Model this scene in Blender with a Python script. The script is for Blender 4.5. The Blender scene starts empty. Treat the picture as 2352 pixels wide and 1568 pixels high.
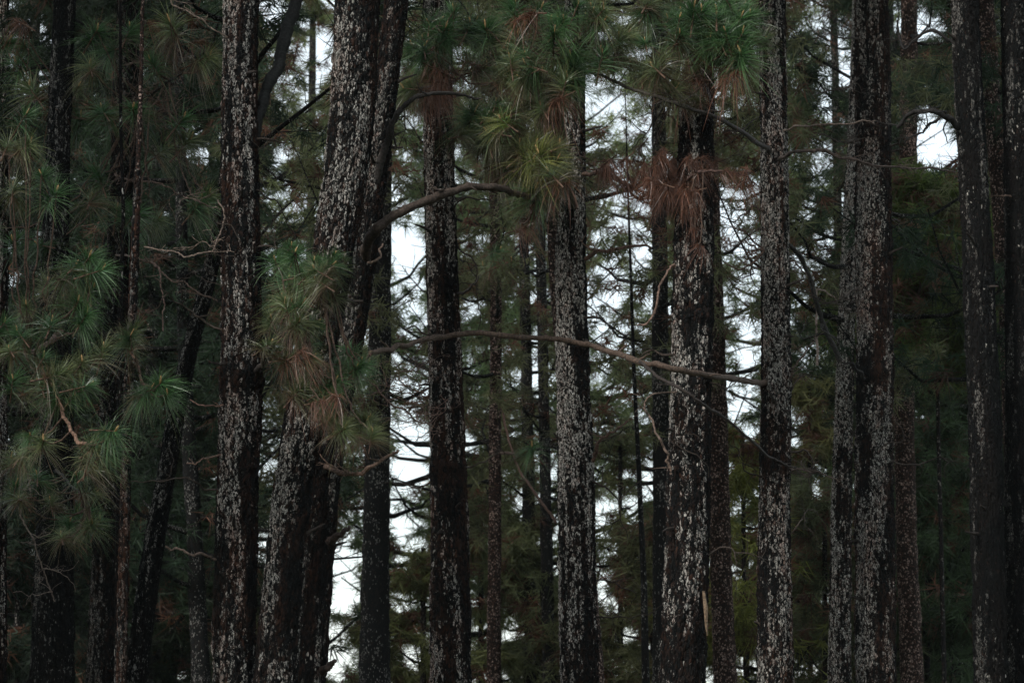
import bpy, math
import numpy as np
from mathutils import Vector, Matrix, Euler

SC = bpy.context.scene
COL = SC.collection
RNG = np.random.default_rng(7)
R = math.radians

# ---------------------------------------------------------------- camera, sky, sun, exposure
LENS, TILT, CAMZ = 85.0, R(9.0), 1.6
cam_d = bpy.data.cameras.new('camera'); cam = bpy.data.objects.new('camera', cam_d); COL.objects.link(cam)
cam.location = (0, 0, CAMZ); cam.rotation_euler = (R(90) + TILT, 0, 0)
cam_d.lens = LENS; cam_d.sensor_width = 36; cam_d.clip_end = 2000; cam_d.clip_start = 0.1
cam_d.dof.use_dof = True; cam_d.dof.focus_distance = 18.6; cam_d.dof.aperture_fstop = 4.0
cam_d.dof.aperture_blades = 9
SC.camera = cam

SUN_EL, SUN_AZ = 32.0, 222.0          # compass bearing the light comes from (0 = +Y, clockwise)
world = bpy.data.worlds.new('World'); SC.world = world; world.use_nodes = True
wn, wl = world.node_tree.nodes, world.node_tree.links
wn.clear()
wo = wn.new('ShaderNodeOutputWorld'); add = wn.new('ShaderNodeAddShader')
b1 = wn.new('ShaderNodeBackground'); b2 = wn.new('ShaderNodeBackground')
sky = wn.new('ShaderNodeTexSky'); sky.sky_type = 'NISHITA'; sky.sun_disc = False
sky.sun_elevation = R(SUN_EL); sky.sun_rotation = R(SUN_AZ)
wl.new(sky.outputs[0], b1.inputs[0]); b1.inputs[1].default_value = 0.05
b2.inputs[0].default_value = (0.91, 0.975, 0.99, 1); b2.inputs[1].default_value = 1.04   # the closed cloud layer
wl.new(b1.outputs[0], add.inputs[0]); wl.new(b2.outputs[0], add.inputs[1]); wl.new(add.outputs[0], wo.inputs[0])

sun_d = bpy.data.lights.new('sun', 'SUN'); sun = bpy.data.objects.new('sun', sun_d); COL.objects.link(sun)
sun_d.energy = 3.0; sun_d.angle = R(10); sun_d.color = (1.0, 0.96, 0.91)
az = R(SUN_AZ); el = R(SUN_EL)
to_sun = Vector((math.sin(az) * math.cos(el), math.cos(az) * math.cos(el), math.sin(el)))
sun.rotation_euler = to_sun.to_track_quat('Z', 'Y').to_euler(); sun.location = to_sun * 60

SC.view_settings.view_transform = 'Standard'; SC.view_settings.look = 'None'
SC.view_settings.exposure = 0.0; SC.view_settings.gamma = 1.0
SC.render.engine = 'CYCLES'
SC.cycles.max_bounces = 5; SC.cycles.diffuse_bounces = 4; SC.cycles.glossy_bounces = 2
SC.cycles.transmission_bounces = 2; SC.cycles.use_denoising = True
SC.cycles.sample_clamp_indirect = 4
SC.cycles.volume_bounces = 0
HAZE = 0.00018

# ---------------------------------------------------------------- picture measure -> place
KX = 36.0 / LENS / 2352.0
ct, st = math.cos(TILT), math.sin(TILT)
def P(dx, dy, Y):
    """World point at ground distance Y seen at (dx, dy) of the 2352 x 1568 survey picture."""
    u = (dx - 1176) * KX; v = (784 - dy) * KX
    D = Y / (ct - v * st)
    return np.array([u * D, Y, CAMZ + D * (st + v * ct)])
def proj(p):
    p = np.asarray(p, float)
    y = p[..., 1]; z = p[..., 2] - CAMZ
    D = y * ct + z * st; v = (z * ct - y * st) / D; u = p[..., 0] / D
    return 1176 + u / KX, 784 - v / KX, D
def W(w, Y): return w * KX * Y          # width at that distance

# ---------------------------------------------------------------- numpy noise
def _hash(ix, iy, iz, s):
    h = (ix.astype(np.int64) * 73856093) ^ (iy.astype(np.int64) * 19349663) ^ (iz.astype(np.int64) * 83492791) ^ (s * 2654435761)
    h = (h ^ (h >> 13)) * 1274126177 & 0x7fffffff
    h = (h ^ (h >> 11)) * 668265263 & 0x7fffffff
    return ((h ^ (h >> 15)) & 0xffff) / 65535.0
def vnoise(x, y, z, s=0):
    x, y, z = np.broadcast_arrays(np.asarray(x, float), np.asarray(y, float), np.asarray(z, float))
    ix, iy, iz = np.floor(x), np.floor(y), np.floor(z)
    fx, fy, fz = x - ix, y - iy, z - iz
    fx, fy, fz = [f * f * (3 - 2 * f) for f in (fx, fy, fz)]
    r = 0
    for a in (0, 1):
        for b in (0, 1):
            for c in (0, 1):
                w = (fx if a else 1 - fx) * (fy if b else 1 - fy) * (fz if c else 1 - fz)
                r = r + w * _hash(ix + a, iy + b, iz + c, s)
    return r

# ---------------------------------------------------------------- mesh building
class MB:
    def __init__(self): self.V = []; self.F = []; self.M = []; self.C = []; self.S = []; self.n = 0
    def add(self, v, faces, mat=0, col=(1, 1, 1), smooth=True):
        v = np.asarray(v, np.float32).reshape(-1, 3); faces = np.asarray(faces, np.int64)
        c = np.asarray(col, np.float32)
        if c.ndim == 1: c = np.broadcast_to(c, (len(v), 3))
        self.V.append(v); self.C.append(c); self.F.append(faces + self.n)
        self.M.append(np.full(len(faces), mat, np.int32)); self.S.append(np.full(len(faces), smooth, bool))
        self.n += len(v)
    def mesh(self, name, mats, origin=(0, 0, 0)):
        me = bpy.data.meshes.new(name)
        V = np.concatenate(self.V) - np.asarray(origin, np.float32)
        me.vertices.add(len(V)); me.vertices.foreach_set('co', V.astype(np.float32).ravel())
        sizes = np.concatenate([np.full(len(f), f.shape[1], np.int32) for f in self.F])
        loops = np.concatenate([f.ravel() for f in self.F]).astype(np.int32)
        starts = np.concatenate([[0], np.cumsum(sizes)[:-1]]).astype(np.int32)
        me.loops.add(len(loops)); me.loops.foreach_set('vertex_index', loops)
        me.polygons.add(len(sizes)); me.polygons.foreach_set('loop_start', starts)
        me.polygons.foreach_set('material_index', np.concatenate(self.M))
        me.polygons.foreach_set('use_smooth', np.concatenate(self.S))
        at = me.attributes.new('col', 'FLOAT_COLOR', 'POINT')
        C = np.concatenate(self.C); at.data.foreach_set('color', np.c_[C, np.ones(len(C))].astype(np.float32).ravel())
        for m in mats: me.materials.append(m)
        me.update(calc_edges=True)
        return me

def link(name, me, parent=None, loc=None, rot=None, scale=None):
    o = bpy.data.objects.new(name, me); COL.objects.link(o)
    if parent is not None: o.parent = parent
    if loc is not None: o.location = loc
    if rot is not None: o.rotation_euler = rot
    if scale is not None: o.scale = (scale,) * 3
    return o
def thing(name, label, cat, loc, group=None):
    o = bpy.data.objects.new(name, None); COL.objects.link(o); o.location = loc; o.empty_display_size = 0.3
    o['label'] = label; o['category'] = cat
    if group: o['group'] = group
    return o

def smooth_path(pts, n=8):
    """Catmull-Rom through pts (m,k) -> dense path."""
    p = np.asarray(pts, float)
    if len(p) < 3: return np.array([p[0] + (p[-1] - p[0]) * t for t in np.linspace(0, 1, n + 1)])
    q = np.vstack([2 * p[0] - p[1], p, 2 * p[-1] - p[-2]])
    out = []
    for i in range(1, len(q) - 2):
        a, b, c, d = q[i - 1], q[i], q[i + 1], q[i + 2]
        for t in np.linspace(0, 1, n, endpoint=False):
            out.append(0.5 * (2 * b + (c - a) * t + (2 * a - 5 * b + 4 * c - d) * t * t + (3 * b - a - 3 * c + d) * t ** 3))
    out.append(q[-2])
    return np.array(out)

def tube(mb, path, rad, k=6, mat=0, col=(1, 1, 1), rough=0.0, seed=0, cap=True):
    path = np.asarray(path, float); n = len(path); rad = np.broadcast_to(rad, (n,)).astype(float)
    T = np.gradient(path, axis=0); T /= np.linalg.norm(T, axis=1, keepdims=True) + 1e-9
    ref = np.array([0, 0, 1.0]) if abs(T[:, 2]).mean() < 0.8 else np.array([0, 1.0, 0])
    A = np.cross(T, ref); A /= np.linalg.norm(A, axis=1, keepdims=True) + 1e-9
    B = np.cross(A, T)
    th = np.linspace(0, 2 * np.pi, k, endpoint=False)
    rr = np.repeat(rad[:, None], k, 1)
    if rough: rr = rr * (1 + rough * (vnoise(path[:, None, 0] * 25 + 0 * th, path[:, None, 2] * 25 + np.cos(th) * 1.5, path[:, None, 1] * 25 + np.sin(th) * 1.5, seed) - 0.5) * 2)
    v = path[:, None, :] + rr[..., None] * (np.cos(th)[None, :, None] * A[:, None, :] + np.sin(th)[None, :, None] * B[:, None, :])
    i = np.arange(n - 1)[:, None] * k; j = np.arange(k)[None, :]; j2 = (j + 1) % k
    f = np.stack([i + j, i + j2, i + k + j2, i + k + j], -1).reshape(-1, 4)
    mb.add(v.reshape(-1, 3), f, mat, col)
    if cap and rad[-1] > 0.004:
        e = v[-1]; c = e.mean(0) + T[-1] * rad[-1] * 0.3
        mb.add(np.vstack([e, c]), np.stack([np.arange(k), (np.arange(k) + 1) % k, np.full(k, k)], -1), mat, col)

# ---------------------------------------------------------------- materials
def mat_new(name):
    m = bpy.data.materials.new(name); m.use_nodes = True
    n, l = m.node_tree.nodes, m.node_tree.links
    return m, n, l, n['Principled BSDF']

def mk_bark(name, dark, brown, pale, pale_amt, sx=62.0, sz=26.0, rough=0.85, bump=0.9):
    m, n, l, bs = mat_new(name)
    tc = n.new('ShaderNodeTexCoord')
    nz = n.new('ShaderNodeTexNoise'); nz.inputs['Scale'].default_value = 18; nz.inputs['Detail'].default_value = 3
    l.new(tc.outputs['Object'], nz.inputs['Vector'])
    mx = n.new('ShaderNodeVectorMath'); mx.operation = 'MULTIPLY_ADD'; mx.inputs[1].default_value = (0.03, 0.03, 0.05)
    l.new(nz.outputs['Color'], mx.inputs[0]); l.new(tc.outputs['Object'], mx.inputs[2])
    mp = n.new('ShaderNodeMapping'); mp.inputs['Scale'].default_value = (sx, sx, sz); l.new(mx.outputs[0], mp.inputs['Vector'])
    vo = n.new('ShaderNodeTexVoronoi'); vo.feature = 'F1'; vo.inputs['Scale'].default_value = 1; l.new(mp.outputs[0], vo.inputs['Vector'])
    ve = n.new('ShaderNodeTexVoronoi'); ve.feature = 'DISTANCE_TO_EDGE'; ve.inputs['Scale'].default_value = 1; l.new(mp.outputs[0], ve.inputs['Vector'])
    sep = n.new('ShaderNodeSeparateColor'); l.new(vo.outputs['Color'], sep.inputs[0])
    # patchiness
    pz = n.new('ShaderNodeTexNoise'); pz.inputs['Scale'].default_value = 5.5; pz.inputs['Detail'].default_value = 4
    pm = n.new('ShaderNodeMapping'); pm.inputs['Scale'].default_value = (1, 1, 0.5); l.new(tc.outputs['Object'], pm.inputs[0]); l.new(pm.outputs[0], pz.inputs['Vector'])
    ad = n.new('ShaderNodeMath'); ad.operation = 'MULTIPLY_ADD'; ad.inputs[1].default_value = 1.6; ad.inputs[2].default_value = -0.8 + pale_amt
    l.new(pz.outputs[0], ad.inputs[0])
    gt = n.new('ShaderNodeMath'); gt.operation = 'LESS_THAN'; l.new(sep.outputs[0], gt.inputs[0]); l.new(ad.outputs[0], gt.inputs[1])
    edge = n.new('ShaderNodeMapRange'); edge.inputs['From Min'].default_value = 0.06; edge.inputs['From Max'].default_value = 0.2; l.new(ve.outputs[0], edge.inputs['Value'])
    br = n.new('ShaderNodeMix'); br.data_type = 'RGBA'; br.inputs[6].default_value = (*dark, 1); br.inputs[7].default_value = (*brown, 1)
    pw = n.new('ShaderNodeMath'); pw.operation = 'POWER'; pw.inputs[1].default_value = 2.2; l.new(sep.outputs[1], pw.inputs[0]); l.new(pw.outputs[0], br.inputs[0])
    pl = n.new('ShaderNodeMix'); pl.data_type = 'RGBA'; l.new(gt.outputs[0], pl.inputs[0]); l.new(br.outputs[2], pl.inputs[6])
    pc = n.new('ShaderNodeMix'); pc.data_type = 'RGBA'; pc.inputs[6].default_value = (*[c * 0.45 for c in pale], 1); pc.inputs[7].default_value = (*pale, 1); l.new(sep.outputs[2], pc.inputs[0])
    l.new(pc.outputs[2], pl.inputs[7])
    fin = n.new('ShaderNodeMix'); fin.data_type = 'RGBA'; fin.inputs[6].default_value = (*dark, 1); l.new(edge.outputs[0], fin.inputs[0]); l.new(pl.outputs[2], fin.inputs[7])
    l.new(fin.outputs[2], bs.inputs['Base Color']); bs.inputs['Roughness'].default_value = rough
    bs.inputs['Specular IOR Level'].default_value = 0.08
    bp = n.new('ShaderNodeBump'); bp.inputs['Strength'].default_value = bump; bp.inputs['Distance'].default_value = 0.012
    l.new(edge.outputs[0], bp.inputs['Height']); l.new(bp.outputs[0], bs.inputs['Normal'])
    return m

PALE = (0.50, 0.47, 0.42)
M_bark = mk_bark('bark_dark_flecked', (0.008, 0.008, 0.008), (0.035, 0.022, 0.017), PALE, 0.0)
M_bark_red = mk_bark('bark_reddish', (0.016, 0.012, 0.010), (0.10, 0.052, 0.038), (0.36, 0.26, 0.22), 0.34, 55, 40)
M_bark_far = mk_bark('bark_far', (0.012, 0.012, 0.012), (0.05, 0.032, 0.024), (0.28, 0.26, 0.23), 0.20, 60, 28)
M_bark_black = mk_bark('bark_black', (0.009, 0.010, 0.010), (0.028, 0.020, 0.016), (0.26, 0.25, 0.23), 0.15, 85, 38)

def mk_attr(name, rough, spec=0.3, transl=0.0, var=0.0, noise=0.0):
    m, n, l, bs = mat_new(name)
    a = n.new('ShaderNodeAttribute'); a.attribute_name = 'col'
    src = a.outputs['Color']
    if var:
        oi = n.new('ShaderNodeObjectInfo'); mr = n.new('ShaderNodeMapRange'); mr.inputs['To Min'].default_value = 1 - var; mr.inputs['To Max'].default_value = 1 + var
        l.new(oi.outputs['Random'], mr.inputs['Value'])
        vm = n.new('ShaderNodeVectorMath'); vm.operation = 'SCALE'; l.new(src, vm.inputs[0]); l.new(mr.outputs[0], vm.inputs['Scale']); src = vm.outputs[0]
    if noise:
        tc = n.new('ShaderNodeTexCoord'); nz = n.new('ShaderNodeTexNoise'); nz.inputs['Scale'].default_value = noise; nz.inputs['Detail'].default_value = 5
        l.new(tc.outputs['Object'], nz.inputs['Vector'])
        mr = n.new('ShaderNodeMapRange'); mr.inputs['From Min'].default_value = 0.35; mr.inputs['From Max'].default_value = 0.65
        mr.inputs['To Min'].default_value = 0.45; mr.inputs['To Max'].default_value = 1.35; l.new(nz.outputs[0], mr.inputs['Value'])
        vm = n.new('ShaderNodeVectorMath'); vm.operation = 'SCALE'; l.new(src, vm.inputs[0]); l.new(mr.outputs[0], vm.inputs['Scale']); src = vm.outputs[0]
        bp = n.new('ShaderNodeBump'); bp.inputs['Strength'].default_value = 0.6; bp.inputs['Distance'].default_value = 0.004; l.new(nz.outputs[0], bp.inputs['Height']); l.new(bp.outputs[0], bs.inputs['Normal'])
    l.new(src, bs.inputs['Base Color']); bs.inputs['Roughness'].default_value = rough; bs.inputs['Specular IOR Level'].default_value = spec
    if transl:
        tr = n.new('ShaderNodeBsdfTranslucent'); l.new(src, tr.inputs[0]); mx = n.new('ShaderNodeMixShader'); mx.inputs[0].default_value = transl
        l.new(bs.outputs[0], mx.inputs[1]); l.new(tr.outputs[0], mx.inputs[2]); l.new(mx.outputs[0], n['Material Output'].inputs[0])
    return m

def mk_plate():
    """plates: attribute r = how much pale lichen, lit-side bias included, g = reddishness, b = value; the lichen itself is a crusty pattern"""
    m, n, l, bs = mat_new('bark_plate')
    a = n.new('ShaderNodeAttribute'); a.attribute_name = 'col'; sp = n.new('ShaderNodeSeparateColor'); l.new(a.outputs['Color'], sp.inputs[0])
    tc = n.new('ShaderNodeTexCoord'); mp = n.new('ShaderNodeMapping'); mp.inputs['Scale'].default_value = (108, 108, 50); l.new(tc.outputs['Object'], mp.inputs[0])
    nz = n.new('ShaderNodeTexNoise'); nz.inputs['Scale'].default_value = 1; nz.inputs['Detail'].default_value = 4; nz.inputs['Roughness'].default_value = .65; nz.inputs['Distortion'].default_value = .9
    l.new(mp.outputs[0], nz.inputs[0])
    th = n.new('ShaderNodeMath'); th.operation = 'MULTIPLY_ADD'; th.inputs[1].default_value = 0.42; l.new(sp.outputs[0], th.inputs[0]); th.inputs[2].default_value = -0.73
    sm = n.new('ShaderNodeMath'); sm.operation = 'ADD'; l.new(nz.outputs[0], sm.inputs[0]); l.new(th.outputs[0], sm.inputs[1])
    mr = n.new('ShaderNodeMapRange'); mr.inputs['From Min'].default_value = -.012; mr.inputs['From Max'].default_value = .035; l.new(sm.outputs[0], mr.inputs['Value'])
    dk = n.new('ShaderNodeMix'); dk.data_type = 'RGBA'; dk.inputs[6].default_value = (.006, .0065, .0065, 1); dk.inputs[7].default_value = (.046, .022, .014, 1); l.new(sp.outputs[1], dk.inputs[0])
    pc = n.new('ShaderNodeMix'); pc.data_type = 'RGBA'; pc.inputs[6].default_value = (.40, .38, .345, 1); pc.inputs[7].default_value = (.36, .24, .20, 1); l.new(sp.outputs[1], pc.inputs[0])
    vs = n.new('ShaderNodeVectorMath'); vs.operation = 'SCALE'; l.new(pc.outputs[2], vs.inputs[0]); l.new(sp.outputs[2], vs.inputs['Scale'])
    fn = n.new('ShaderNodeMix'); fn.data_type = 'RGBA'; l.new(mr.outputs[0], fn.inputs[0]); l.new(dk.outputs[2], fn.inputs[6]); l.new(vs.outputs[0], fn.inputs[7])
    l.new(fn.outputs[2], bs.inputs['Base Color']); bs.inputs['Roughness'].default_value = .9; bs.inputs['Specular IOR Level'].default_value = .08
    bp = n.new('ShaderNodeBump'); bp.inputs['Strength'].default_value = .7; bp.inputs['Distance'].default_value = .004; l.new(nz.outputs[0], bp.inputs['Height']); l.new(bp.outputs[0], bs.inputs['Normal'])
    return m
M_plate = mk_plate()
M_needle = mk_attr('pine_needle', 0.36, 0.5, transl=0.15, var=0.3)
M_farneedle = mk_attr('pine_needle_far', 0.6, 0.3, transl=0.5)
M_twig = mk_attr('twig_bark', 0.8, 0.25, noise=60)

def mk_ground():
    m, n, l, bs = mat_new('forest_floor')
    tc = n.new('ShaderNodeTexCoord'); nz = n.new('ShaderNodeTexNoise'); nz.inputs['Scale'].default_value = 0.7; nz.inputs['Detail'].default_value = 10
    l.new(tc.outputs['Object'], nz.inputs['Vector']); cr = n.new('ShaderNodeValToRGB')
    cr.color_ramp.elements[0].color = (0.03, 0.02, 0.012, 1); cr.color_ramp.elements[1].color = (0.10, 0.07, 0.04, 1)
    e = cr.color_ramp.elements.new(0.62); e.color = (0.045, 0.055, 0.02, 1)
    l.new(nz.outputs[0], cr.inputs[0]); l.new(cr.outputs[0], bs.inputs['Base Color']); bs.inputs['Roughness'].default_value = 0.95
    return m
M_ground = mk_ground()

# ---------------------------------------------------------------- ground
def ground():
    xs = np.concatenate([np.linspace(-500, -45, 14), np.linspace(-40, 40, 81), np.linspace(45, 500, 14)])
    ys = np.concatenate([np.linspace(-300, -10, 12), np.linspace(-8, 100, 109), np.linspace(110, 700, 14)])
    X, Y = np.meshgrid(xs, ys)
    Z = (vnoise(X * .25, Y * .25, 0 * X, 3) - .5) * .25 + (vnoise(X * 1.1, Y * 1.1, 0 * X, 4) - .5) * .08 - 0.05
    V = np.stack([X, Y, Z], -1).reshape(-1, 3); nx = len(xs)
    i = np.arange(len(ys) - 1)[:, None] * nx; j = np.arange(nx - 1)[None]
    mb = MB(); mb.add(V, np.stack([i + j, i + j + 1, i + nx + j + 1, i + nx + j], -1).reshape(-1, 4))
    o = link('ground', mb.mesh('ground', [M_ground])); o['kind'] = 'structure'
    o['label'] = 'brown forest floor under the pines'
ground()

# ---------------------------------------------------------------- needle tufts
def needles(mb, base, dirs, length, width, droop, col_a, col_b, segs=3, mat=0, rng=RNG):
    n = len(base); d = dirs / np.linalg.norm(dirs, axis=1, keepdims=True)
    side = np.cross(d, rng.normal(size=(n, 3))); side /= np.linalg.norm(side, axis=1, keepdims=True) + 1e-9
    vs = []; cs = []
    for s in range(segs + 1):
        t = s / segs
        p = base + d * (length * t)[:, None]; p[:, 2] -= droop * length * t * t
        w = width * (1 - 0.85 * t ** 2.0) * 0.5
        vs += [p - side * w[:, None], p + side * w[:, None]]
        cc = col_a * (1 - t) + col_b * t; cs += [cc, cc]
    v = np.stack(vs, 1).reshape(-1, 3); c = np.stack(cs, 1).reshape(-1, 3)
    k = 2 * (segs + 1); i = np.arange(n)[:, None] * k
    f = np.concatenate([np.concatenate([i + 2 * s, i + 2 * s + 1, i + 2 * s + 3, i + 2 * s + 2], 1) for s in range(segs)])
    mb.add(v, f, mat, c, smooth=False)

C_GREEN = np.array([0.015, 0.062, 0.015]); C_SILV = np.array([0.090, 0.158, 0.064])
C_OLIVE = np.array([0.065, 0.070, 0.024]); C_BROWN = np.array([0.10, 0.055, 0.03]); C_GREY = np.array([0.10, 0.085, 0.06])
def make_tuft(kind, seed):
    rng = np.random.default_rng(seed); mb = MB()
    up = rng.uniform(20, 55) if kind != 'dead' else rng.uniform(-15, 15)
    ax = np.array([math.cos(R(up)), 0, math.sin(R(up))]); L = 0.13
    n = int({'green': 250, 'olive': 210, 'dead': 95, 'gold': 260}[kind] * rng.uniform(.7, 1.15))
    t = rng.uniform(0, 1, n) ** 0.8; ph = rng.uniform(0, 2 * np.pi, n); ph = ph + rng.uniform(.45, .85) * np.sin(ph - rng.uniform(0, 6.3)) + .25 * np.sin(3 * ph + rng.uniform(0, 6))
    e1 = np.array([0, 1.0, 0]); e2 = np.cross(ax, e1)
    rad = np.cos(ph)[:, None] * e1 + np.sin(ph)[:, None] * e2
    ang = np.radians(95 - 72 * t ** 1.3 + rng.normal(0, 9, n))
    d = np.cos(ang)[:, None] * ax + np.sin(ang)[:, None] * rad
    base = -ax * L + ax * (t * L)[:, None] + rad * 0.006
    length = rng.uniform(0.13, 0.27, n) * (0.8 + 0.2 * (1 - t)); length *= np.where(t > 0.93, 0.55, 1)
    droop = 0.08 + 0.45 * (1 - t) + rng.uniform(0, 0.22, n)
    jit = rng.uniform(0.5, 1.5, (n, 1))
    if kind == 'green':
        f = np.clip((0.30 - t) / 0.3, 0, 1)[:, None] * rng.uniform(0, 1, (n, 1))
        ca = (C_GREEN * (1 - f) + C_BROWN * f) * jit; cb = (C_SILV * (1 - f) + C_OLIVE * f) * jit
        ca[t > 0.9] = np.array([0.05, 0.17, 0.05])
    elif kind == 'olive':
        f = np.clip((0.5 - t) / 0.4, 0, 1)[:, None]
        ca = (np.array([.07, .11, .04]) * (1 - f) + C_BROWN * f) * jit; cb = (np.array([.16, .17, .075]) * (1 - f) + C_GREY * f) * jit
    elif kind == 'gold':
        f = np.clip((0.35 - t) / 0.3, 0, 1)[:, None]
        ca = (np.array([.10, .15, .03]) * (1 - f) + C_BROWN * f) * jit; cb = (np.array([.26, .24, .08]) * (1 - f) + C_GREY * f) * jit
    else:
        droop = rng.uniform(0.5, 1.9, n); length = rng.uniform(0.07, 0.18, n); d = d * .6 + rng.normal(0, .45, (n, 3))
        ca = np.array([.10, .040, .022]) * jit; cb = np.array([.19, .088, .055]) * jit
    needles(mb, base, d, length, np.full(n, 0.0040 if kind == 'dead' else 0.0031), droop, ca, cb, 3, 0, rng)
    # shoot and candle bud
    tube(mb, np.array([-ax * L * 1.6, -ax * L * .5, ax * 0.005]), [0.006, 0.006, 0.004], 6, 1, (.10, .06, .04))
    if kind != 'dead':
        b = np.array([0.25, 0, 1.0]); b /= np.linalg.norm(b)
        tube(mb, np.array([ax * 0.0, b * 0.02, b * 0.04, b * 0.052]), [0.005, 0.0075, 0.005, 0.001], 6, 1, (.34, .22, .10))
    return mb.mesh('needle_tuft', [M_needle, M_twig])
TUFTS = {'green': [make_tuft('green', i) for i in range(5)], 'olive': [make_tuft('olive', 10 + i) for i in range(4)], 'dead': [make_tuft('dead', 20 + i) for i in range(4)], 'gold': [make_tuft('gold', 30 + i) for i in range(2)]}

def far_tuft(seed, n=24, width=0.016, up=0.5):
    """triangles of one coarse tuft: verts (n,3,3) and relative colour (n)"""
    rng = np.random.default_rng(seed)
    d = rng.normal(size=(n, 3)); d[:, 2] = d[:, 2] * 0.8 - 0.05; d /= np.linalg.norm(d, axis=1, keepdims=True)
    L = rng.uniform(0.15, 0.26, n)[:, None]
    s = np.cross(d, rng.normal(size=(n, 3))); s /= np.linalg.norm(s, axis=1, keepdims=True)
    b = rng.normal(size=(n, 3)) * 0.03
    tip = b + d * L; tip[:, 2] -= L[:, 0] * 0.25
    v = np.stack([b + s * width * .5, b - s * width * .5, tip], 1)
    return v, rng.uniform(0.6, 1.4, n)
FT = [far_tuft(i) for i in range(12)]

# ---------------------------------------------------------------- sky openings seen in the photograph (survey coordinates)
GAPS = [(935,580,48,72,1),(950,720,42,60,.7),(945,850,45,60,.7),(938,950,52,60,.92),(945,1050,48,62,1),(940,1150,42,55,.85),(905,1240,35,40,.3),
 (785,1340,36,110,1),(800,1210,40,50,.75),(770,1500,32,75,.9),(625,980,30,90,.95),(610,1070,30,80,.85),(615,1240,30,60,.8),(592,1540,14,45,1),
 (730,130,48,52,.85),(690,190,42,50,.8),(640,430,50,60,.65),(680,480,45,45,.6),(1385,230,55,70,.97),(1450,270,65,60,.85),(1490,335,55,45,.6),
 (1370,560,40,60,.6),(1430,480,75,60,.75),(1455,570,60,50,.8),(1380,690,46,85,.97),(1375,810,40,60,.95),(1425,750,50,60,.7),(1485,650,60,50,.65),
 (1440,880,60,40,.55),(1450,960,60,40,.5),(1390,900,30,60,.6),(1420,1090,60,60,.6),(1490,1110,24,38,1),(1385,1200,30,75,.75),(1450,1260,50,50,.5),
 (1660,460,42,60,.92),(1670,540,60,60,.85),(1720,600,52,60,.92),(1700,680,52,50,.82),(1730,760,42,62,.85),(1690,900,52,62,.97),(1690,820,50,40,.8),
 (1240,560,26,52,.85),(1100,560,30,40,.3),(1090,900,22,95,.6),(1170,930,42,62,.45),(1235,990,28,70,.65),(1110,1000,32,62,.6),(1250,860,26,70,.6),
 (2120,60,46,32,1),(2085,30,42,32,.6),(1950,170,22,62,.95),(1935,80,32,52,.55),(1890,40,52,52,.7),(1910,240,28,32,.95),(2140,310,62,58,1),(2115,365,36,30,.9),
 (2180,370,40,42,.7),(1830,950,22,22,.95),(1870,830,28,32,.7),(1860,700,32,62,.4),(1860,1530,42,26,.85),(1710,1340,22,32,.75),(1890,620,30,26,.5),
 (85,1240,22,42,.9),(180,1390,27,55,.6),(380,1550,42,22,.6),(440,310,20,25,.85),(480,345,22,22,.8),(95,45,16,20,.8),(40,1050,22,34,.55),(400,500,30,26,.5),
 (880,1330,20,80,.4),(920,1400,40,62,.3),(960,340,30,70,.6),(920,330,26,40,.6),(1060,400,30,26,.5),(1180,80,40,30,.4),(840,380,20,40,.2),(1330,640,14,60,.5),(1555,180,24,26,.6)]
gr = np.random.default_rng(77)      # the small chinks all through the crowns
GAPS += [(gr.uniform(600, 1960), gr.uniform(60, 1540), gr.uniform(7, 17), gr.uniform(8, 24), gr.uniform(.9, 1)) for _ in range(130)]
GAPS += [(gr.uniform(560, 1960), gr.uniform(1000, 1560), gr.uniform(9, 22), gr.uniform(10, 24), gr.uniform(.9, 1)) for _ in range(75)]
GAPS += [(gr.uniform(20, 510), gr.uniform(60, 1540), gr.uniform(5, 10), gr.uniform(6, 14), gr.uniform(.6, .9)) for _ in range(14)]
GA = np.array(GAPS)
def gap(p):
    x, y, D = proj(p)
    x = np.atleast_1d(x); y = np.atleast_1d(y); D = np.atleast_1d(D)
    wob = 1 + 0.7 * (vnoise(x / 24, y / 24, 0 * x, 9) - .5) * 2
    mg = 0.09 / (KX * D)[:, None]
    d = ((x[:, None] - GA[:, 0]) / (GA[:, 2] + mg)) ** 2 + ((y[:, None] - GA[:, 1]) / (GA[:, 3] + mg)) ** 2
    s = np.where(d < wob[:, None], np.where(GA[:, 4] > .975, 1 - (1 - GA[:, 4]) ** 1.25, .89 * GA[:, 4]), 0)
    return s.max(1)

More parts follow.
